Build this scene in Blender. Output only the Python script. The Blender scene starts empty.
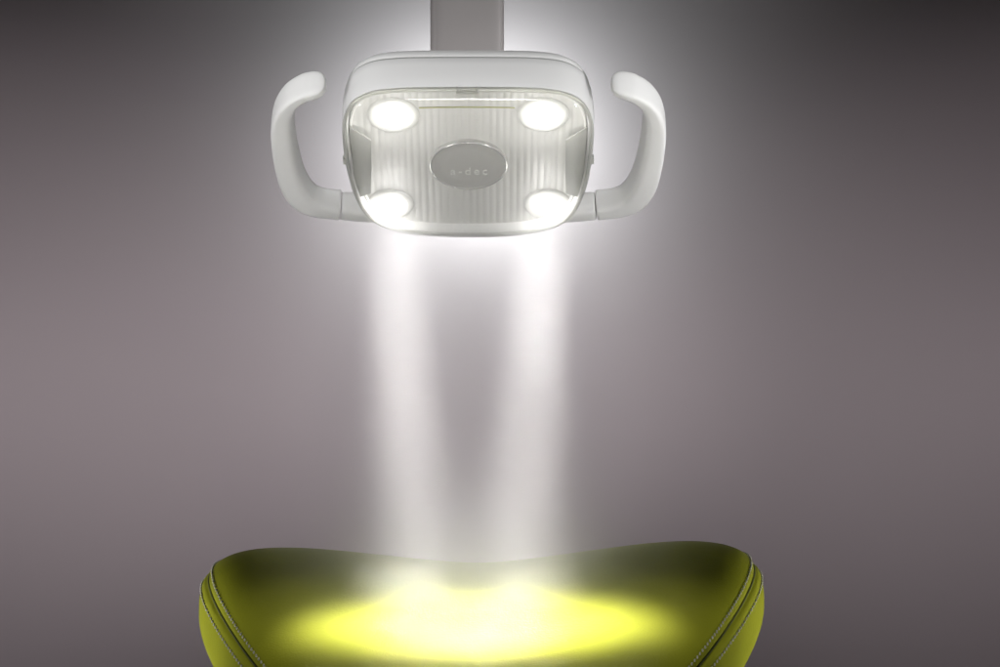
import bpy, bmesh, math, random
from mathutils import Vector, Matrix
random.seed(4)
sc = bpy.context.scene
C = sc.collection
PI = math.pi
sin, cos = math.sin, math.cos

# ------------------------------------------------------------------ camera
F = 2778.0                      # focal length in pixels of the 1000 px wide photograph
CAM_Z = 1.2
cam = bpy.data.cameras.new("camera")
cam.sensor_width = 36.0
cam.lens = F * 36.0 / 1000.0
cam.clip_start, cam.clip_end = 0.05, 100
co = bpy.data.objects.new("camera", cam)
C.objects.link(co)
co.location = (0, 0, CAM_Z)
co.rotation_euler = (PI / 2, 0, 0)
sc.camera = co

def at(px, py, Y):
    return Vector(((px - 500) / F * Y, Y, CAM_Z - (py - 333.5) / F * Y))

# ------------------------------------------------------------------ helpers
def new_obj(name, bm, mat, parent=None, smooth=True, sharp=None):
    me = bpy.data.meshes.new(name)
    bmesh.ops.recalc_face_normals(bm, faces=bm.faces)
    bm.to_mesh(me)
    bm.free()
    for p in me.polygons:
        p.use_smooth = smooth
    if smooth and sharp:
        me.set_sharp_from_angle(angle=math.radians(sharp))
    if mat:
        me.materials.append(mat)
    o = bpy.data.objects.new(name, me)
    C.objects.link(o)
    if parent:
        o.parent = parent
        o.matrix_parent_inverse = Matrix.Translation(parent.location).inverted() if parent.type == 'EMPTY' else Matrix()
        if parent.type != 'EMPTY':
            o.matrix_parent_inverse = parent_world(parent).inverted()
    return o

def parent_world(o):
    m = o.matrix_basis.copy()
    if o.parent:
        m = parent_world(o.parent) @ o.matrix_parent_inverse @ m
    return m

def thing(name, label, cat, loc, group=None):
    o = bpy.data.objects.new(name, None)
    o.empty_display_size = 0.05
    C.objects.link(o)
    o.location = loc
    o["label"], o["category"] = label, cat
    if group:
        o["group"] = group
    return o

def loft(bm, rings, cap0=True, cap1=True, closed=True):
    vs = [[bm.verts.new(p) for p in r] for r in rings]
    n = len(rings[0])
    for a, b in zip(vs[:-1], vs[1:]):
        for i in range(n if closed else n - 1):
            j = (i + 1) % n
            bm.faces.new((a[i], a[j], b[j], b[i]))
    def cap(r):
        c = Vector((0, 0, 0))
        for v in r:
            c += v.co
        cv = bm.verts.new(c / len(r))
        for i in range(n):
            bm.faces.new((r[i], r[(i + 1) % n], cv))
    if cap0:
        cap(vs[0])
    if cap1:
        cap(vs[-1])
    return vs

def catmull(pts, closed, per):
    out = []
    n = len(pts)
    segs = n if closed else n - 1
    for i in range(segs):
        def g(k):
            return pts[k % n] if closed else pts[max(0, min(n - 1, k))]
        p0, p1, p2, p3 = g(i - 1), g(i), g(i + 1), g(i + 2)
        for s in range(per):
            t = s / per
            out.append(0.5 * ((2 * p1) + (p2 - p0) * t + (2 * p0 - 5 * p1 + 4 * p2 - p3) * t * t + (3 * p1 - p0 - 3 * p2 + p3) * t ** 3))
    if not closed:
        out.append(pts[-1].copy())
    return out

def tube(bm, pts, r, seg=8, closed=False):
    rings = []
    n = len(pts)
    up = Vector((0.13, 0.31, 0.94))
    for i, p in enumerate(pts):
        t = (pts[(i + 1) % n] - pts[i - 1]) if closed else (pts[min(n - 1, i + 1)] - pts[max(0, i - 1)])
        t.normalize()
        a = t.cross(up).normalized()
        b = a.cross(t)
        rings.append([p + a * (r * cos(2 * PI * k / seg)) + b * (r * sin(2 * PI * k / seg)) for k in range(seg)])
    if closed:
        rings.append(rings[0])
        loft(bm, rings, False, False)
    else:
        loft(bm, rings)

def sgn_pow(v, e):
    return math.copysign(abs(v) ** e, v)

# ------------------------------------------------------------------ materials
def mat(name, col=(0.8, 0.8, 0.8), rough=0.4, **kw):
    m = bpy.data.materials.new(name)
    m.use_nodes = True
    b = m.node_tree.nodes["Principled BSDF"]
    b.inputs["Base Color"].default_value = (*col, 1)
    b.inputs["Roughness"].default_value = rough
    for k, v in kw.items():
        b.inputs[k.replace("_", " ")].default_value = v
    return m

def nodes(m):
    return m.node_tree.nodes, m.node_tree.links, m.node_tree.nodes["Principled BSDF"]

def add_bump(m, scale, strength, dist, kind='NOISE', detail=3.0):
    N, L, b = nodes(m)
    tc = N.new("ShaderNodeTexCoord")
    if kind == 'NOISE':
        t = N.new("ShaderNodeTexNoise"); t.inputs["Scale"].default_value = scale; t.inputs["Detail"].default_value = detail
        out = t.outputs["Fac"]
    else:
        t = N.new("ShaderNodeTexVoronoi"); t.inputs["Scale"].default_value = scale
        out = t.outputs["Distance"]
    L.new(tc.outputs["Object"], t.inputs["Vector"])
    bp = N.new("ShaderNodeBump")
    bp.inputs["Strength"].default_value = strength
    bp.inputs["Distance"].default_value = dist
    L.new(out, bp.inputs["Height"])
    L.new(bp.outputs["Normal"], b.inputs["Normal"])
    return t, bp

def vary(m, col_a, col_b, scale, rough=None):
    N, L, b = nodes(m)
    tc = N.new("ShaderNodeTexCoord")
    t = N.new("ShaderNodeTexNoise"); t.inputs["Scale"].default_value = scale; t.inputs["Detail"].default_value = 4
    L.new(tc.outputs["Object"], t.inputs["Vector"])
    r = N.new("ShaderNodeValToRGB")
    r.color_ramp.elements[0].position, r.color_ramp.elements[1].position = 0.3, 0.7
    r.color_ramp.elements[0].color, r.color_ramp.elements[1].color = (*col_a, 1), (*col_b, 1)
    L.new(t.outputs["Fac"], r.inputs["Fac"])
    L.new(r.outputs["Color"], b.inputs["Base Color"])
    if rough:
        mr = N.new("ShaderNodeMapRange")
        mr.inputs["To Min"].default_value, mr.inputs["To Max"].default_value = rough
        L.new(t.outputs["Fac"], mr.inputs["Value"])
        L.new(mr.outputs["Result"], b.inputs["Roughness"])

M = {}
M['white'] = mat("white_plastic", (0.76, 0.755, 0.745), 0.42)
vary(M['white'], (0.785, 0.782, 0.775), (0.81, 0.807, 0.80), 14, (0.36, 0.46))
add_bump(M['white'], 900, 0.05, 0.0004)
M['handle'] = mat("moulded_white_plastic", (0.72, 0.715, 0.70), 0.5)
vary(M['handle'], (0.765, 0.76, 0.75), (0.795, 0.79, 0.78), 18, (0.45, 0.55))
add_bump(M['handle'], 1100, 0.08, 0.0004)
M['arm'] = mat("lacquered_arm", (0.50, 0.465, 0.46), 0.30)
vary(M['arm'], (0.45, 0.42, 0.415), (0.49, 0.46, 0.455), 9, (0.26, 0.36))
M['plate'] = mat("reflector_plate", (0.62, 0.62, 0.60), 0.35)
vary(M['plate'], (0.605, 0.60, 0.585), (0.635, 0.63, 0.615), 30, (0.3, 0.4))
M['bezel'] = mat("grey_inner_bezel", (0.36, 0.36, 0.345), 0.4)
M['badge'] = mat("grey_badge", (0.44, 0.435, 0.425), 0.28)
M['badge_glint'] = mat("badge_rim_highlight", (0.62, 0.62, 0.61), 0.2, Metallic=0.6)
M['letter'] = mat("pale_lettering", (0.66, 0.66, 0.645), 0.3)
M['metal'] = mat("brass_clip", (0.92, 0.89, 0.78), 0.4, Metallic=1.0)
M['strip'] = mat("yellow_acrylic_edge", (0.50, 0.50, 0.26), 0.2)
M['seam'] = mat("dark_seam", (0.05, 0.055, 0.008), 0.7)
M['thread'] = mat("pale_thread", (0.27, 0.265, 0.20), 0.6)
M['steel'] = mat("satin_steel", (0.6, 0.6, 0.6), 0.3, Metallic=1.0)
M['pan'] = mat("dark_seat_pan", (0.06, 0.06, 0.06), 0.5)

# clear acrylic: thin shell, no refraction, faint milkiness added so the emitters spread a halo
def clear(name, tint, milk, rough, ior=1.45):
    m = bpy.data.materials.new(name)
    m.use_nodes = True
    N, L = m.node_tree.nodes, m.node_tree.links
    N.clear()
    out = N.new("ShaderNodeOutputMaterial")
    tr = N.new("ShaderNodeBsdfTransparent"); tr.inputs["Color"].default_value = (*tint, 1)
    df = N.new("ShaderNodeBsdfTranslucent"); df.inputs["Color"].default_value = (0.85, 0.85, 0.82, 1)
    dd = N.new("ShaderNodeBsdfDiffuse"); dd.inputs["Color"].default_value = (0.85, 0.85, 0.82, 1)
    gl = N.new("ShaderNodeBsdfGlossy"); gl.inputs["Roughness"].default_value = rough
    fr = N.new("ShaderNodeFresnel"); fr.inputs["IOR"].default_value = ior
    m0 = N.new("ShaderNodeMixShader"); m0.inputs[0].default_value = 0.5
    m1 = N.new("ShaderNodeMixShader"); m1.inputs[0].default_value = milk
    m2 = N.new("ShaderNodeMixShader")
    L.new(df.outputs[0], m0.inputs[1]); L.new(dd.outputs[0], m0.inputs[2])
    L.new(tr.outputs[0], m1.inputs[1]); L.new(m0.outputs[0], m1.inputs[2])
    L.new(fr.outputs[0], m2.inputs[0]); L.new(m1.outputs[0], m2.inputs[1]); L.new(gl.outputs[0], m2.inputs[2])
    L.new(m2.outputs[0], out.inputs["Surface"])
    return m
M['clear'] = clear("clear_cover", (0.98, 0.98, 0.97), 0.05, 0.11)
M['rim'] = clear("cover_rim_acrylic", (0.92, 0.92, 0.82), 0.7, 0.12)
M['smoke'] = clear("grey_side_film", (0.92, 0.92, 0.90), 0.72, 0.15)

def emit(name, col, s):
    m = bpy.data.materials.new(name)
    m.use_nodes = True
    N, L = m.node_tree.nodes, m.node_tree.links
    N.clear()
    out = N.new("ShaderNodeOutputMaterial")
    e = N.new("ShaderNodeEmission"); e.inputs["Color"].default_value = (*col, 1); e.inputs["Strength"].default_value = s
    L.new(e.outputs[0], out.inputs["Surface"])
    return m
M['halo'] = mat("satin_halo_ring", (0.80, 0.80, 0.78), 0.5)
M['led'] = emit("lit_emitter", (1.0, 0.988, 0.965), 20)

# green leather
M['leather'] = mat("green_leather", (0.215, 0.215, 0.006), 0.55, Specular_IOR_Level=0.14)
def leather(m):
    N, L, b = nodes(m)
    tc = N.new("ShaderNodeTexCoord")
    n = N.new("ShaderNodeTexNoise"); n.inputs["Scale"].default_value = 22; n.inputs["Detail"].default_value = 5
    v = N.new("ShaderNodeTexVoronoi"); v.inputs["Scale"].default_value = 620; v.feature = 'SMOOTH_F1'
    n2 = N.new("ShaderNodeTexNoise"); n2.inputs["Scale"].default_value = 260; n2.inputs["Detail"].default_value = 4
    for t in (n, v, n2):
        L.new(tc.outputs["Object"], t.inputs["Vector"])
    r = N.new("ShaderNodeValToRGB")
    r.color_ramp.elements[0].position, r.color_ramp.elements[1].position = 0.3, 0.7
    r.color_ramp.elements[0].color = (0.200, 0.208, 0.0115, 1)
    r.color_ramp.elements[1].color = (0.228, 0.236, 0.0135, 1)
    L.new(n.outputs["Fac"], r.inputs["Fac"]); L.new(r.outputs["Color"], b.inputs["Base Color"])
    mx = N.new("ShaderNodeMath"); mx.operation = 'MULTIPLY_ADD'; mx.inputs[1].default_value = 0.9
    L.new(n2.outputs["Fac"], mx.inputs[0]); L.new(v.outputs["Distance"], mx.inputs[2])
    bp = N.new("ShaderNodeBump"); bp.inputs["Strength"].default_value = 0.15; bp.inputs["Distance"].default_value = 0.0012
    L.new(mx.outputs[0], bp.inputs["Height"]); L.new(bp.outputs["Normal"], b.inputs["Normal"])
leather(M['leather'])

M['wall'] = mat("seamless_paper", (0.485, 0.418, 0.434), 0.9)
vary(M['wall'], (0.476, 0.411, 0.434), (0.488, 0.422, 0.445), 3)
M['wall'].node_tree.nodes["Principled BSDF"].inputs["Specular IOR Level"].default_value = 0.1

# ------------------------------------------------------------------ backdrop (one seamless sweep)
BY = 3.6
def backdrop():
    bm = bmesh.new()
    prof = [(-0.6, 0.0), (BY - 0.6, 0.0)]
    for k in range(1, 17):
        a = PI / 2 * k / 16
        prof.append((BY - 0.6 + 0.6 * sin(a), 0.6 - 0.6 * cos(a)))
    prof.append((BY, 3.2))
    rings = [[Vector((x, y, z)) for (y, z) in prof] for x in [-3 + 0.5 * i for i in range(13)]]
    loft(bm, rings, False, False, closed=False)
    o = new_obj("backdrop", bm, M['wall'])
    o["kind"] = "structure"
    o["label"] = "plain mauve grey seamless studio backdrop behind the lamp"
backdrop()

# ------------------------------------------------------------------ dental lamp
ALPHA = math.radians(55.5)
NRM = Vector((0, -cos(ALPHA), -sin(ALPHA)))      # the way the lens faces
UP = Vector((0, -sin(ALPHA), cos(ALPHA)))        # up the lens (towards the viewer)
P0 = at(468.5, 163, 2.5)
CAMP = Vector((0, 0, CAM_Z))

def face_pt(a, b, d):                            # d is measured backwards into the housing
    return P0 + Vector((a, 0, 0)) + UP * b - NRM * d

def to_face(px, py, d):
    o = P0 - NRM * d
    r = at(px, py, 1.0) - CAMP
    t = (o - CAMP).dot(NRM) / r.dot(NRM)
    q = CAMP + r * t - P0
    return q.x, q.dot(UP)

half = [(0, 88.5), (35, 88.6), (66, 89.2), (92, 91.8), (108, 97.5), (118, 106), (124, 120), (125, 138),
        (123, 160), (119.5, 180), (114, 197), (106, 212), (94, 223), (74, 230.5), (48, 234), (22, 235.3), (0, 235.5)]
outl = []
for dx, y in half:
    a, b = to_face(468.5 + dx, y, 0)
    outl.append(Vector((a, b, 0)))
outl = outl + [Vector((2 * 0 - p.x, p.y, 0)) for p in reversed(outl[1:-1])]
OUT = catmull(outl, True, 5)
BC = sum(p.y for p in OUT) / len(OUT)

def ring(scale, d, shift=0.0, grow=0.0):
    # scaled copy of the outline at depth d; grow moves it outward by a fixed distance
    r = []
    for p in OUT:
        q = Vector((p.x, p.y - BC, 0)) * scale
        if grow:
            q += q.normalized() * grow
        r.append(face_pt(q.x, q.y + BC + shift, d))
    return r

lamp = thing("dental_lamp", "white four-light operating lamp with clear cover and two curved side handles", "lamp", P0 - NRM * 0.05)

def housing():
    bm = bmesh.new()
    prof = [(0.962, 0.004), (0.985, 0.0015), (0.998, 0.002), (1.004, 0.006), (1.006, 0.016), (1.003, 0.027), (0.996, 0.0345), (0.993, 0.0352)]
    rings = [ring(s, d) for s, d in prof]
    # inside wall so the shell is a real tray
    inner = [ring(s, d) for s, d in [(0.945, 0.022), (0.95, 0.010)]]
    loft(bm, inner + rings, True, True)
    h = new_obj("housing", bm, M['white'], lamp, sharp=50)
    bm = bmesh.new()
    prof = [(0.975, 0.0345), (0.982, 0.0362), (0.986, 0.0380), (0.984, 0.0410), (0.972, 0.0445), (0.94, 0.0485), (0.86, 0.054), (0.7, 0.060), (0.4, 0.066), (0.15, 0.068)]
    loft(bm, [ring(s, d) for s, d in prof], True, True)
    new_obj("rear_cover", bm, M['white'], h, sharp=50)
    bm = bmesh.new()
    loft(bm, [ring(s, d) for s, d in [(0.985, 0.0335), (0.985, 0.0372)]], False, False)
    new_obj("seam", bm, M['bezel'], h)
    return h
house = housing()

def plate():
    bm = bmesh.new()
    # ribbed reflector: a grid clipped to the outline, real vertical ribs
    sc_ = 0.935
    poly = [Vector((p.x * sc_, (p.y - BC) * sc_ + BC, 0)) for p in OUT]
    ymin, ymax = min(p.y for p in poly), max(p.y for p in poly)
    def half_w(b):
        w = 0
        n = len(poly)
        for i in range(n):
            p, q = poly[i], poly[(i + 1) % n]
            if (p.y - b) * (q.y - b) <= 0 and p.y != q.y:
                x = p.x + (q.x - p.x) * (b - p.y) / (q.y - p.y)
                w = max(w, abs(x))
        return w
    NX, NY = 300, 40
    pitch = 0.0062
    wmax = max(p.x for p in poly)
    rows = []
    for j in range(NY + 1):
        t = j / NY
        b = ymin + (ymax - ymin) * (0.5 - 0.5 * cos(PI * (0.01 + 0.98 * t)))
        w = half_w(b)
        row = []
        for i in range(NX + 1):
            a = wmax * (2 * i / NX - 1)
            cl = max(-w, min(w, a))
            e = max(0.0, min(1.0, (w - abs(cl)) / 0.012))
            rib = 0.0004 * abs(sin(PI * a / pitch)) * e
            dish = 0.010 - 0.004 * (1 - e) * 0
            row.append(bm.verts.new(face_pt(cl, b - 0.004, 0.0100 - rib)))
        rows.append(row)
    for r0, r1 in zip(rows[:-1], rows[1:]):
        for i in range(NX):
            vs = (r0[i], r0[i + 1], r1[i + 1], r1[i])
            if (r0[i].co - r0[i + 1].co).length < 1e-7 and (r1[i].co - r1[i + 1].co).length < 1e-7:
                continue
            bm.faces.new(vs)
    bmesh.ops.remove_doubles(bm, verts=bm.verts, dist=1e-6)
    return new_obj("reflector_plate", bm, M['plate'], lamp, smooth=True)
refl = plate()

# inner bezel between plate and rim
bm = bmesh.new()
loft(bm, [ring(0.928, 0.0098, -0.003), ring(0.932, 0.0072, -0.003), ring(0.944, 0.0062, -0.0025), ring(0.950, 0.0080, -0.002)], False, False)
new_obj("inner_bezel", bm, M['plate'], lamp)

# clear cover
COVER = [(0.978, 0.0015), (0.974, -0.002), (0.962, -0.0048), (0.938, -0.0072), (0.90, -0.0090), (0.85, -0.0103), (0.76, -0.0114), (0.6, -0.0124), (0.3, -0.0132), (0.08, -0.0133)]
bm = bmesh.new()
loft(bm, [ring(s, d) for s, d in COVER], False, True)
cover = new_obj("clear_cover", bm, M['clear'], lamp)
bm = bmesh.new()
tube(bm, [p for p in ring(0.985, -0.0004)], 0.0019, 8, True)
new_obj("rim", bm, M['rim'], cover)

# light emitters with added flared rings that catch a soft halo
LEDS = [(393, 119), (543, 118.5), (390.5, 208), (547, 207.5)]
led_pos = []
for i, (px, py) in enumerate(LEDS):
    a, b = to_face(px, py, 0.005)
    led_pos.append((a, b))
    R = 0.0135 if i < 2 else 0.0126
    bm = bmesh.new()
    rings = []
    for k in range(9):
        th = PI / 2 * k / 8
        rr, hh = R * cos(th), 0.0060 * sin(th)
        if rr < 1e-4:
            rr = 1e-4
        rings.append([face_pt(a + rr * cos(2 * PI * s / 40), b + rr * sin(2 * PI * s / 40), 0.0078 - hh) for s in range(40)])
    loft(bm, rings, True, True)
    e = new_obj("light_emitter", bm, M['led'], lamp)
    bm = bmesh.new()
    def circ(r_, d_):
        return [face_pt(a + r_ * cos(2 * PI * s / 48), b + r_ * sin(2 * PI * s / 48), d_) for s in range(48)]
    loft(bm, [circ(R * 0.98, 0.0080), circ(R * 1.12, 0.0080), circ(R * 1.30, 0.0082), circ(R * 1.5, 0.0085), circ(R * 1.7, 0.0088), circ(R * 1.74, 0.0098)], False, False)
    new_obj("halo_ring", bm, M['halo'], e)

# grey film panels at both sides, just inside the cover
def side_panel(s):
    quad = [(349.5, 133), (371, 140), (371.5, 170), (371, 193), (359, 203), (353, 178)]
    if s > 0:
        quad = [(937 - x, y) for x, y in quad]
    P = [to_face(x, y, -0.003) for x, y in quad]
    bm = bmesh.new()
    cx = 0.0
    f0 = [face_pt(a, b, 0.0035 if abs(a) > 0.098 else -0.0035) for a, b in P]
    f1 = [q - NRM * 0.0012 for q in f0]
    loft(bm, [f0, f1], True, True)
    new_obj("side_panel", bm, M['smoke'], lamp, smooth=False)
side_panel(-1); side_panel(1)

# oval badge on the cover
ba, bb = to_face(468.5, 166, 0.0060)
BW, BH = 0.0348, 0.0345
bm = bmesh.new()
def oval(s, d):
    return [face_pt(ba + BW * s * cos(2 * PI * k / 72), bb + BH * s * sin(2 * PI * k / 72), d) for k in range(72)]
loft(bm, [oval(1.0, 0.0098), oval(1.0, 0.0066), oval(0.985, 0.0058), oval(0.955, 0.0058), oval(0.935, 0.0063), oval(0.6, 0.0058), oval(0.2, 0.0055)], True, True)
badge = new_obj("badge", bm, M['badge'], lamp, sharp=40)

bm = bmesh.new()
tube(bm, [face_pt(ba + BW * 0.985 * cos(2 * PI * k / 96), bb + BH * 0.985 * sin(2 * PI * k / 96), 0.0060) for k in range(96)], 0.0008, 8, True)
new_obj("rim", bm, M['badge_glint'], badge)  # pale metal ring stands in for the highlight on the badge bevel

def lettering(txt, size, a, b, d):
    cu = bpy.data.curves.new("lettering_curve", 'FONT')
    cu.body = txt
    cu.size = size
    cu.extrude = 0.0004
    cu.align_x, cu.align_y = 'CENTER', 'CENTER'
    cu.space_character = 1.35
    tmp = bpy.data.objects.new("lettering_source", cu)
    C.objects.link(tmp)
    dg = bpy.context.evaluated_depsgraph_get()
    me = bpy.data.meshes.new_from_object(tmp.evaluated_get(dg))
    bpy.data.objects.remove(tmp)
    for v in me.vertices:
        v.co = face_pt(a + v.co.x, b + v.co.y * 1.25, d - v.co.z)
    me.materials.clear()
    me.materials.append(M['letter'])
    o = bpy.data.objects.new("lettering", me)
    C.objects.link(o)
    o.parent = badge
    o.matrix_parent_inverse = parent_world(badge).inverted()
la, lb = to_face(469, 171.5, 0.0056)
lettering("a-dec", 0.0118, la, lb, 0.0055)

# latch clip at the top of the cover and the yellow edge strip of the plate
bm = bmesh.new()
def boxf(bm, a0, a1, b0, b1, d0, d1):
    r = [[face_pt(a0, b0, d), face_pt(a1, b0, d), face_pt(a1, b1, d), face_pt(a0, b1, d)] for d in (d0, d1)]
    loft(bm, r)
ca, cb = to_face(467, 91, -0.002)
for s in (-1, 1):
    boxf(bm, ca + s * 0.0085 - 0.0011, ca + s * 0.0085 + 0.0011, cb - 0.004, cb + 0.002, -0.0065, 0.001)
boxf(bm, ca - 0.0085, ca + 0.0085, cb - 0.0008, cb + 0.0012, -0.0058, -0.0035)
new_obj("latch_clip", bm, M['rim'], lamp, smooth=False)
for s in (-1, 1):
    bm = bmesh.new()
    sa, sb = to_face(468.5 + s * 124, 160, 0)
    boxf(bm, sa - 0.0012, sa + 0.0012, sb - 0.004, sb + 0.004, -0.002, 0.003)
    new_obj("latch_clip", bm, M['rim'], lamp, smooth=False)
bm = bmesh.new()
pts = []
for k in range(25):
    px = 419 + (515 - 419) * k / 24
    a, b = to_face(px, 107.2 + 1.2 * ((px - 468.5) / 63) ** 2, -0.006)
    pts.append(face_pt(a, b, -0.006))
tube(bm, pts, 0.0007, 6)
new_obj("edge_strip", bm, M['strip'], lamp)

# handles
HD = 0.024
left_path = [((350, 206.5), .0190, .0255), ((333, 205), .0195, .0245), ((317, 202.5), .0225, .0235), ((304, 196.5), .0245, .0235), ((294.5, 184.5), .0245, .0235),
             ((288.5, 168), .0230, .024), ((284.3, 148), .0215, .025), ((282.2, 127), .0200, .026), ((284.0, 110), .0172, .0275),
             ((291.5, 97), .0140, .029), ((303, 89), .0115, .0295), ((311, 86.5), .0105, .0295), ((317.5, 85.2), .0098, .0275), ((322, 84.6), .0090, .0225), ((324.8, 84.3), .0070, .0150), ((326.0, 84.2), .0025, .0050)]
OUTER = 1
def handle(s):
    ctr, wid, side = [], [], OUTER * -s
    for (px, py), w, h in left_path:
        x = px if s < 0 else 937 - px
        a, b = to_face(x, py, HD)
        ctr.append(Vector((a, b, 0))); wid.append(Vector((w, h, 0)))
    per = 8
    cc = catmull(ctr, False, per)
    ww = catmull(wid, False, per)
    rings = []
    NS = 56
    for i, c in enumerate(cc):
        t = (cc[min(len(cc) - 1, i + 1)] - cc[max(0, i - 1)]).normalized()
        nr = Vector((t.y, -t.x, 0))
        w, h = ww[i].x, ww[i].y
        r = []
        for k in range(NS):
            th = 2 * PI * k / NS
            u = sgn_pow(cos(th), 2 / 4.6) * w / 2
            v = sgn_pow(sin(th), 2 / 4.2) * h / 2
            if side * u > 0:            # the outer face leans in towards the front
                u += side * 0.17 * v * min(1.0, w / 0.02)
            q = c + nr * u
            r.append(face_pt(q.x, q.y, HD + v))
        rings.append(r)
    i0 = 5
    bm = bmesh.new()
    loft(bm, rings[i0:])
    hnd = new_obj("handle", bm, M['handle'], lamp)
    # collar between handle and housing
    bm = bmesh.new()
    c0 = cc[i0 - 1]
    tdir = (cc[i0] - cc[0]).normalized()
    nr = Vector((tdir.y, -tdir.x, 0))
    rr = []
    for q_, f in [(0.0, 0.97), (0.001, 1.02), (0.004, 1.04), (0.012, 1.06), (0.030, 1.05)]:
        c = c0 - tdir * (q_ - 0.0010)
        w, h = .0185 * f, .0245 * f
        rr.append([face_pt((c + nr * (sgn_pow(cos(2 * PI * k / NS), 2 / 3.6) * w / 2)).x, (c + nr * (sgn_pow(cos(2 * PI * k / NS), 2 / 3.6) * w / 2)).y,
                           HD + sgn_pow(sin(2 * PI * k / NS), 2 / 3.0) * h / 2) for k in range(NS)])
    loft(bm, rr)
    new_obj("collar", bm, M['handle'], hnd, sharp=50)
handle(-1); handle(1)

# mounting arm going up behind the housing
bm = bmesh.new()
xa, xb = at(431, 30, 2.60).x, at(504, 30, 2.60).x
cxm, hwm = (xa + xb) / 2, (xb - xa) / 2
rings = []
for z in [P0.z + 0.030, P0.z + 0.06, P0.z + 0.2, P0.z + 0.5, P0.z + 0.9]:
    rings.append([Vector((cxm + sgn_pow(cos(2 * PI * k / 64), 2 / 6.5) * hwm, 2.585 + sgn_pow(sin(2 * PI * k / 64), 2 / 6.0) * 0.03, z)) for k in range(64)])
loft(bm, rings)
new_obj("mounting_arm", bm, M['arm'], lamp, sharp=60)

# ------------------------------------------------------------------ saddle stool
SX = -0.0150
YR, YF = 2.3442, 1.9966          # rear and front of the pad
def top_z(v):                   # height of the pad's middle line, v from -1 (rear) to 1 (front)
    t = (v + 1) / 2
    return 0.953 - 0.1425 * t + 0.02 * t * t
def seat_pt(v, phi):
    t = (v + 1) / 2
    y = YR + (YF - YR) * t
    ex = 3.2287 if v < 0 else 4
    cap = (1 - min(1, abs(v)) ** ex) ** (1 / ex)
    taper = 1.0 - 0.4938 * t ** 1.4737
    W0 = 0.2505
    W = W0 * taper * (0.4 + 0.6 * cap)
    H = 0.0857 * (0.05 + 0.95 * cap)
    c, s = cos(phi), sin(phi)
    x = W * sgn_pow(s, 2 / 2.6327)
    if c >= 0:
        z = H * sgn_pow(c, 2 / 2.6327)
    else:
        z = 0.0608 * (0.05 + 0.95 * cap) * sgn_pow(c, 2 / 2.5)
        x *= 1 + 0.082 * c * abs(c)
    u = x / (W0 * taper)
    dish = 0.062 * abs(u) ** 1.6 * (0.5786 + 0.4214 * cap)
    return Vector((SX + x, y, top_z(v) + z + dish + 0.016 * x))

SEAM = [1.2149, 1.3047, 1.4099]  # inner stitch, dark seam, outer stitch (angle round the section)
seat_o = thing("saddle_stool", "green leather saddle stool with raised sides and double stitched seams lit by lamp", "stool", (SX, 2.19, 0))
def vmap(q):                    # denser stations at the ends
    return -cos(PI * q)
def seat():
    bm = bmesh.new()
    NV, NP = 120, 240
    rings = []
    for j in range(NV + 1):
        v = vmap(0.004 + 0.992 * j / NV)
        r = []
        for k in range(NP):
            ph = 2 * PI * k / NP - PI
            p = seat_pt(v, ph)
            a = abs(ph)
            g = math.exp(-((a - SEAM[1]) / 0.03) ** 2)
            if g > 0.01:
                p2 = seat_pt(v, ph + 0.01); p3 = seat_pt(v + 0.005 if v < 0.99 else v - 0.005, ph)
                nn = (p2 - p).cross(p3 - p)
                if nn.length > 1e-12:
                    nn.normalize()
                    ctr = Vector((SX, p.y, top_z(v)))
                    if nn.dot(p - ctr) < 0:
                        nn = -nn
                    p = p - nn * 0.0028 * g
            r.append(p)
        rings.append(r)
    loft(bm, rings)
    pad = new_obj("seat_pad", bm, M['leather'], seat_o)
    def surf(v, ph, off):
        p = seat_pt(v, ph)
        p2 = seat_pt(v, ph + 0.01); p3 = seat_pt(v + 0.004, ph)
        nn = (p2 - p).cross(p3 - p).normalized()
        if nn.dot(p - Vector((SX, p.y, top_z(v)))) < 0:
            nn = -nn
        return p + nn * off
    for s in (-1, 1):
        bm = bmesh.new()
        pts = [surf(vmap(0.05 + 0.8 * i / 160), s * SEAM[1], -0.0024) for i in range(161)]
        tube(bm, pts, 0.0011, 6)
        new_obj("seam", bm, M['seam'], pad)
        for ph in (SEAM[0], SEAM[2]):
            # walk along the line and lay a stitch every 4.2 mm
            line = [surf(vmap(0.05 + 0.8 * i / 1200), s * ph, 0.0005) for i in range(1201)]
            acc = 0.0
            cur = [line[0]]
            bm = bmesh.new()
            for p, q in zip(line[:-1], line[1:]):
                acc += (q - p).length
                cur.append(q)
                if acc >= 0.0056:
                    m = cur[: max(3, int(len(cur) * 0.62))]
                    a_, b_ = m[0], m[-1]
                    mid = (a_ + b_) / 2
                    sk = Vector((0.0005 * s, 0, 0.0))
                    tube(bm, [a_ - sk - Vector((0, 0, 0.0004)), mid, b_ + sk - Vector((0, 0, 0.0004))], 0.00078, 6)
                    cur = [q]; acc = 0.0
            new_obj("stitching", bm, M['thread'], pad)
seat()
# pan, column and foot under the pad (below the frame)
bm = bmesh.new()
def disc(z, r, cy=2.19, n=48):
    return [Vector((SX + r * cos(2 * PI * k / n), cy + r * sin(2 * PI * k / n), z)) for k in range(n)]
loft(bm, [disc(0.79, 0.10), disc(0.80, 0.11), disc(0.83, 0.11)])
new_obj("seat_pan", bm, M['pan'], seat_o, sharp=40)
bm = bmesh.new()
loft(bm, [disc(0.03, 0.03), disc(0.45, 0.03), disc(0.452, 0.018), disc(0.80, 0.018)])
new_obj("column_tube", bm, M['steel'], seat_o, sharp=40)
bm = bmesh.new()
loft(bm, [disc(0.0, 0.24), disc(0.012, 0.245), disc(0.022, 0.235), disc(0.034, 0.05)])
new_obj("foot_plate", bm, M['steel'], seat_o, sharp=40)

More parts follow.
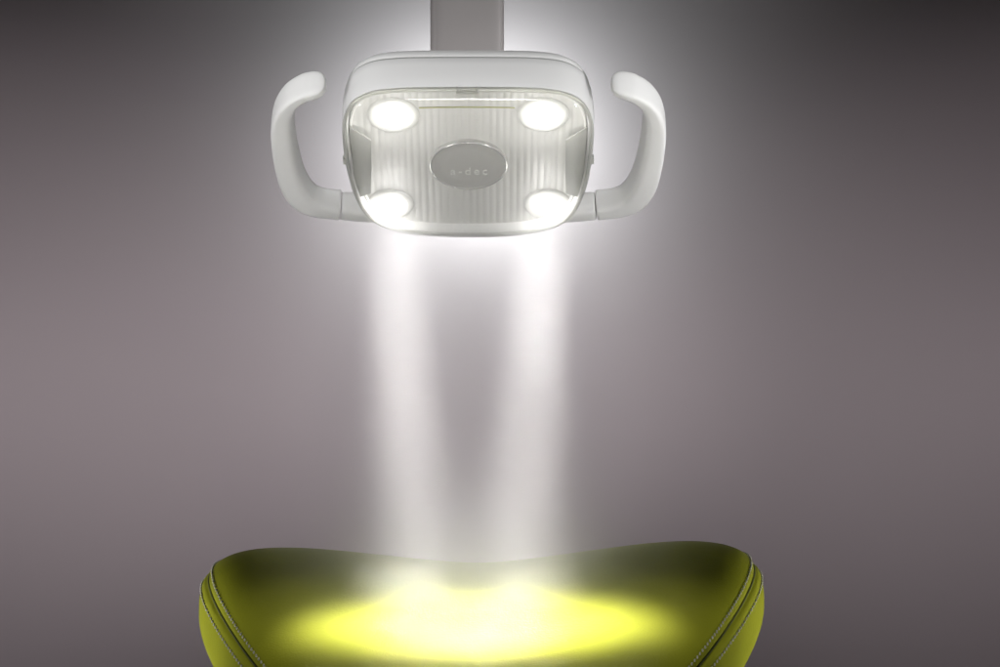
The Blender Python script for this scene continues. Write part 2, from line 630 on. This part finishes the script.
# ------------------------------------------------------------------ lights
def aim(o, target):
    d = Vector(target) - o.location
    o.rotation_euler = d.to_track_quat('-Z', 'Y').to_euler()

def light(kind, name, loc, target, power, col=(1, 1, 1), **kw):
    l = bpy.data.lights.new(name, kind)
    l.energy = power
    l.color = col
    for k, v in kw.items():
        setattr(l, k, v)
    o = bpy.data.objects.new(name, l)
    C.objects.link(o)
    o.location = loc
    if target is not None:
        aim(o, target)
    return o

# the lamp's own light: the lower emitters throw the two tight beams, the upper ones add to the pool
aims = [at(446, 632, 2.16), at(498, 631, 2.16), at(424, 634, 2.157), at(512, 633, 2.157)]
for i, (a, b) in enumerate(led_pos):
    src = face_pt(a, b, -0.021)
    if i > 1:
        for dia, pw in ((0.036, 0.025), (0.062, 0.043)):
            light('AREA', "beam_light", src, aims[i], pw, (1, 0.985, 0.95), shape='DISK', size=dia, spread=math.radians(10))
    else:
        light('SPOT', "led_light", src, aims[i], 9, (1, 0.99, 0.97), spot_size=math.radians(30), spot_blend=1.0, shadow_soft_size=0.012).scale = (1.0, 0.32, 1.0)
# added unseen spots above the frame make most of the pool on the pad
for nm, tg, pw, size, flat in (("pool_spot", at(430, 629, 2.157), 150, 20, 0.46), ("pool_spot", at(533, 628, 2.157), 150, 20, 0.46), ("pool_spot", at(482, 634, 2.147), 130, 17, 0.38), ("spill_spot", at(482, 655, 2.11), 14, 44, 0.5)):
    o = light('SPOT', nm, (-0.015, 2.08, 1.72), tg, pw, (1, 0.99, 0.98), spot_size=math.radians(size), spot_blend=1.0, shadow_soft_size=0.02)
    o.scale = (1.0, flat, 1.0)

# unseen lamps added to brighten backdrop, handles, housing and seat flanks
light('AREA', "back_glow", (P0.x, BY - 0.15, at(468, 152, BY).z), (P0.x, BY, at(468, 152, BY).z), 1.5, (0.88, 1.0, 0.97), shape='DISK', size=0.10)
for s in (-1, 1):
    light('AREA', "band_wash", (s * 2.2, 2.5, 1.13), (-s * 0.9, BY, 1.13), 1.5 if s > 0 else 1.02, (1, 0.97, 0.98), shape='RECTANGLE', size=0.15, size_y=0.15, spread=math.radians(20.5))
    light('AREA', "side_rim_fill", (s * 1.0, 2.2, 1.22), (s * 0.19, 2.47, 1.33), 0.09 if s < 0 else 0.19, (1, 1, 1), shape='RECTANGLE', size=0.15, size_y=0.3, spread=math.radians(24))
    light('AREA', "flank_fill", (s * 0.85, 1.95, 0.78), (s * 0.24, 2.25, 0.93), 0.25, (1, 1, 1), shape='RECTANGLE', size=0.15, size_y=0.2, spread=math.radians(26))
    light('AREA', "handle_fill", (s * 0.55, 2.05, 1.85), (s * 0.2, 2.47, 1.39), 0.095, (1, 1, 1), shape='RECTANGLE', size=0.25, size_y=0.2, spread=math.radians(30))
light('AREA', "top_fill", (-0.03, 2.08, 1.92), (-0.03, 2.48, 1.37), 0.2, (1, 1, 1), shape='RECTANGLE', size=0.5, size_y=0.25, spread=math.radians(60))
light('AREA', "front_fill", (0, 1.2, 0.58), (-0.03, 2.45, 1.35), 0.44, (1, 0.99, 0.98), shape='RECTANGLE', size=0.6, size_y=0.4, spread=math.radians(20))

w = bpy.data.worlds.new("World")
sc.world = w
w.use_nodes = True
w.node_tree.nodes["Background"].inputs["Color"].default_value = (0.5, 0.47, 0.48, 1)
w.node_tree.nodes["Background"].inputs["Strength"].default_value = 0.022

# ------------------------------------------------------------------ haze hanging in the light between lamp and stool
def haze():
    T = at(474, 628, 2.165)
    top = face_pt(0, BC, -0.0235)
    ax = (T - top); Lh = ax.length; ax.normalize()
    mid = (top + T) / 2
    xx = Vector((1, 0, 0)); xx = (xx - ax * xx.dot(ax)).normalized()
    yy = ax.cross(xx)
    hx, hy, hz = 0.20, 0.10, Lh / 2
    bm = bmesh.new()
    bmesh.ops.create_cube(bm, size=2.0, matrix=Matrix.Diagonal((hx, hy, hz, 1)))
    me = bpy.data.meshes.new("haze"); bm.to_mesh(me); bm.free()
    o = bpy.data.objects.new("haze", me); C.objects.link(o)
    Mx = Matrix((xx, yy, -ax)).transposed().to_4x4()
    o.matrix_world = Matrix.Translation(mid) @ Mx
    o["kind"] = "stuff"
    o["label"] = "thin white haze lit up as two light beams under the lamp"
    m = bpy.data.materials.new("haze_air"); m.use_nodes = True
    N, L = m.node_tree.nodes, m.node_tree.links
    N.clear()
    out = N.new("ShaderNodeOutputMaterial")
    pv = N.new("ShaderNodeVolumePrincipled")
    pv.inputs["Color"].default_value = (0.97, 0.97, 0.97, 1)
    pv.inputs["Anisotropy"].default_value = 0.6
    tc = N.new("ShaderNodeTexCoord")
    sp = N.new("ShaderNodeSeparateXYZ"); L.new(tc.outputs["Object"], sp.inputs[0])
    def mth(op, a, b=None, c=None):
        n = N.new("ShaderNodeMath"); n.operation = op
        for i, v in enumerate((a, b, c)):
            if v is None: continue
            if isinstance(v, (int, float)): n.inputs[i].default_value = v
            else: L.new(v, n.inputs[i])
        return n.outputs[0]
    def fall(sock, halfw, p=1.0):   # smooth 1 -> 0 from the axis to the box side
        q = mth('ABSOLUTE', mth('DIVIDE', sock, halfw))
        mr = N.new("ShaderNodeMapRange"); mr.interpolation_type = 'SMOOTHERSTEP'
        mr.inputs["From Min"].default_value = 0.12; mr.inputs["From Max"].default_value = 0.97
        mr.inputs["To Min"].default_value = 1; mr.inputs["To Max"].default_value = 0
        L.new(q, mr.inputs["Value"])
        return mr.outputs["Result"]
    fx, fy = fall(sp.outputs["X"], hx), fall(sp.outputs["Y"], hy)
    mz = N.new("ShaderNodeMapRange"); mz.interpolation_type = 'SMOOTHSTEP'
    mz.inputs["From Min"].default_value = -hz; mz.inputs["From Max"].default_value = -hz + 0.03
    L.new(sp.outputs["Z"], mz.inputs["Value"])
    mt = N.new("ShaderNodeMapRange"); mt.interpolation_type = 'SMOOTHSTEP'
    mt.inputs["From Min"].default_value = hz; mt.inputs["From Max"].default_value = hz - 0.05
    L.new(sp.outputs["Z"], mt.inputs["Value"])
    d = mth('MULTIPLY', mth('MULTIPLY', fx, fy), mz.outputs["Result"])
    d = mth('MULTIPLY', mth('MULTIPLY', d, mt.outputs["Result"]), 3.3)
    mg = N.new("ShaderNodeMapRange")
    mg.inputs["From Min"].default_value = hz; mg.inputs["From Max"].default_value = -hz
    mg.inputs["To Min"].default_value = 0.95; mg.inputs["To Max"].default_value = 1.05
    L.new(sp.outputs["Z"], mg.inputs["Value"])
    d = mth('MULTIPLY', d, mg.outputs["Result"])
    L.new(d, pv.inputs["Density"])
    L.new(pv.outputs[0], out.inputs["Volume"])
    me.materials.append(m)
haze()

# ------------------------------------------------------------------ render settings
sc.view_settings.view_transform = 'Standard'
sc.view_settings.look = 'None'
sc.view_settings.exposure = 0
sc.view_settings.gamma = 1
sc.cycles.use_denoising = True
sc.cycles.max_bounces = 8
sc.cycles.transparent_max_bounces = 16
sc.cycles.volume_bounces = 1
sc.cycles.volume_step_rate = 1.0
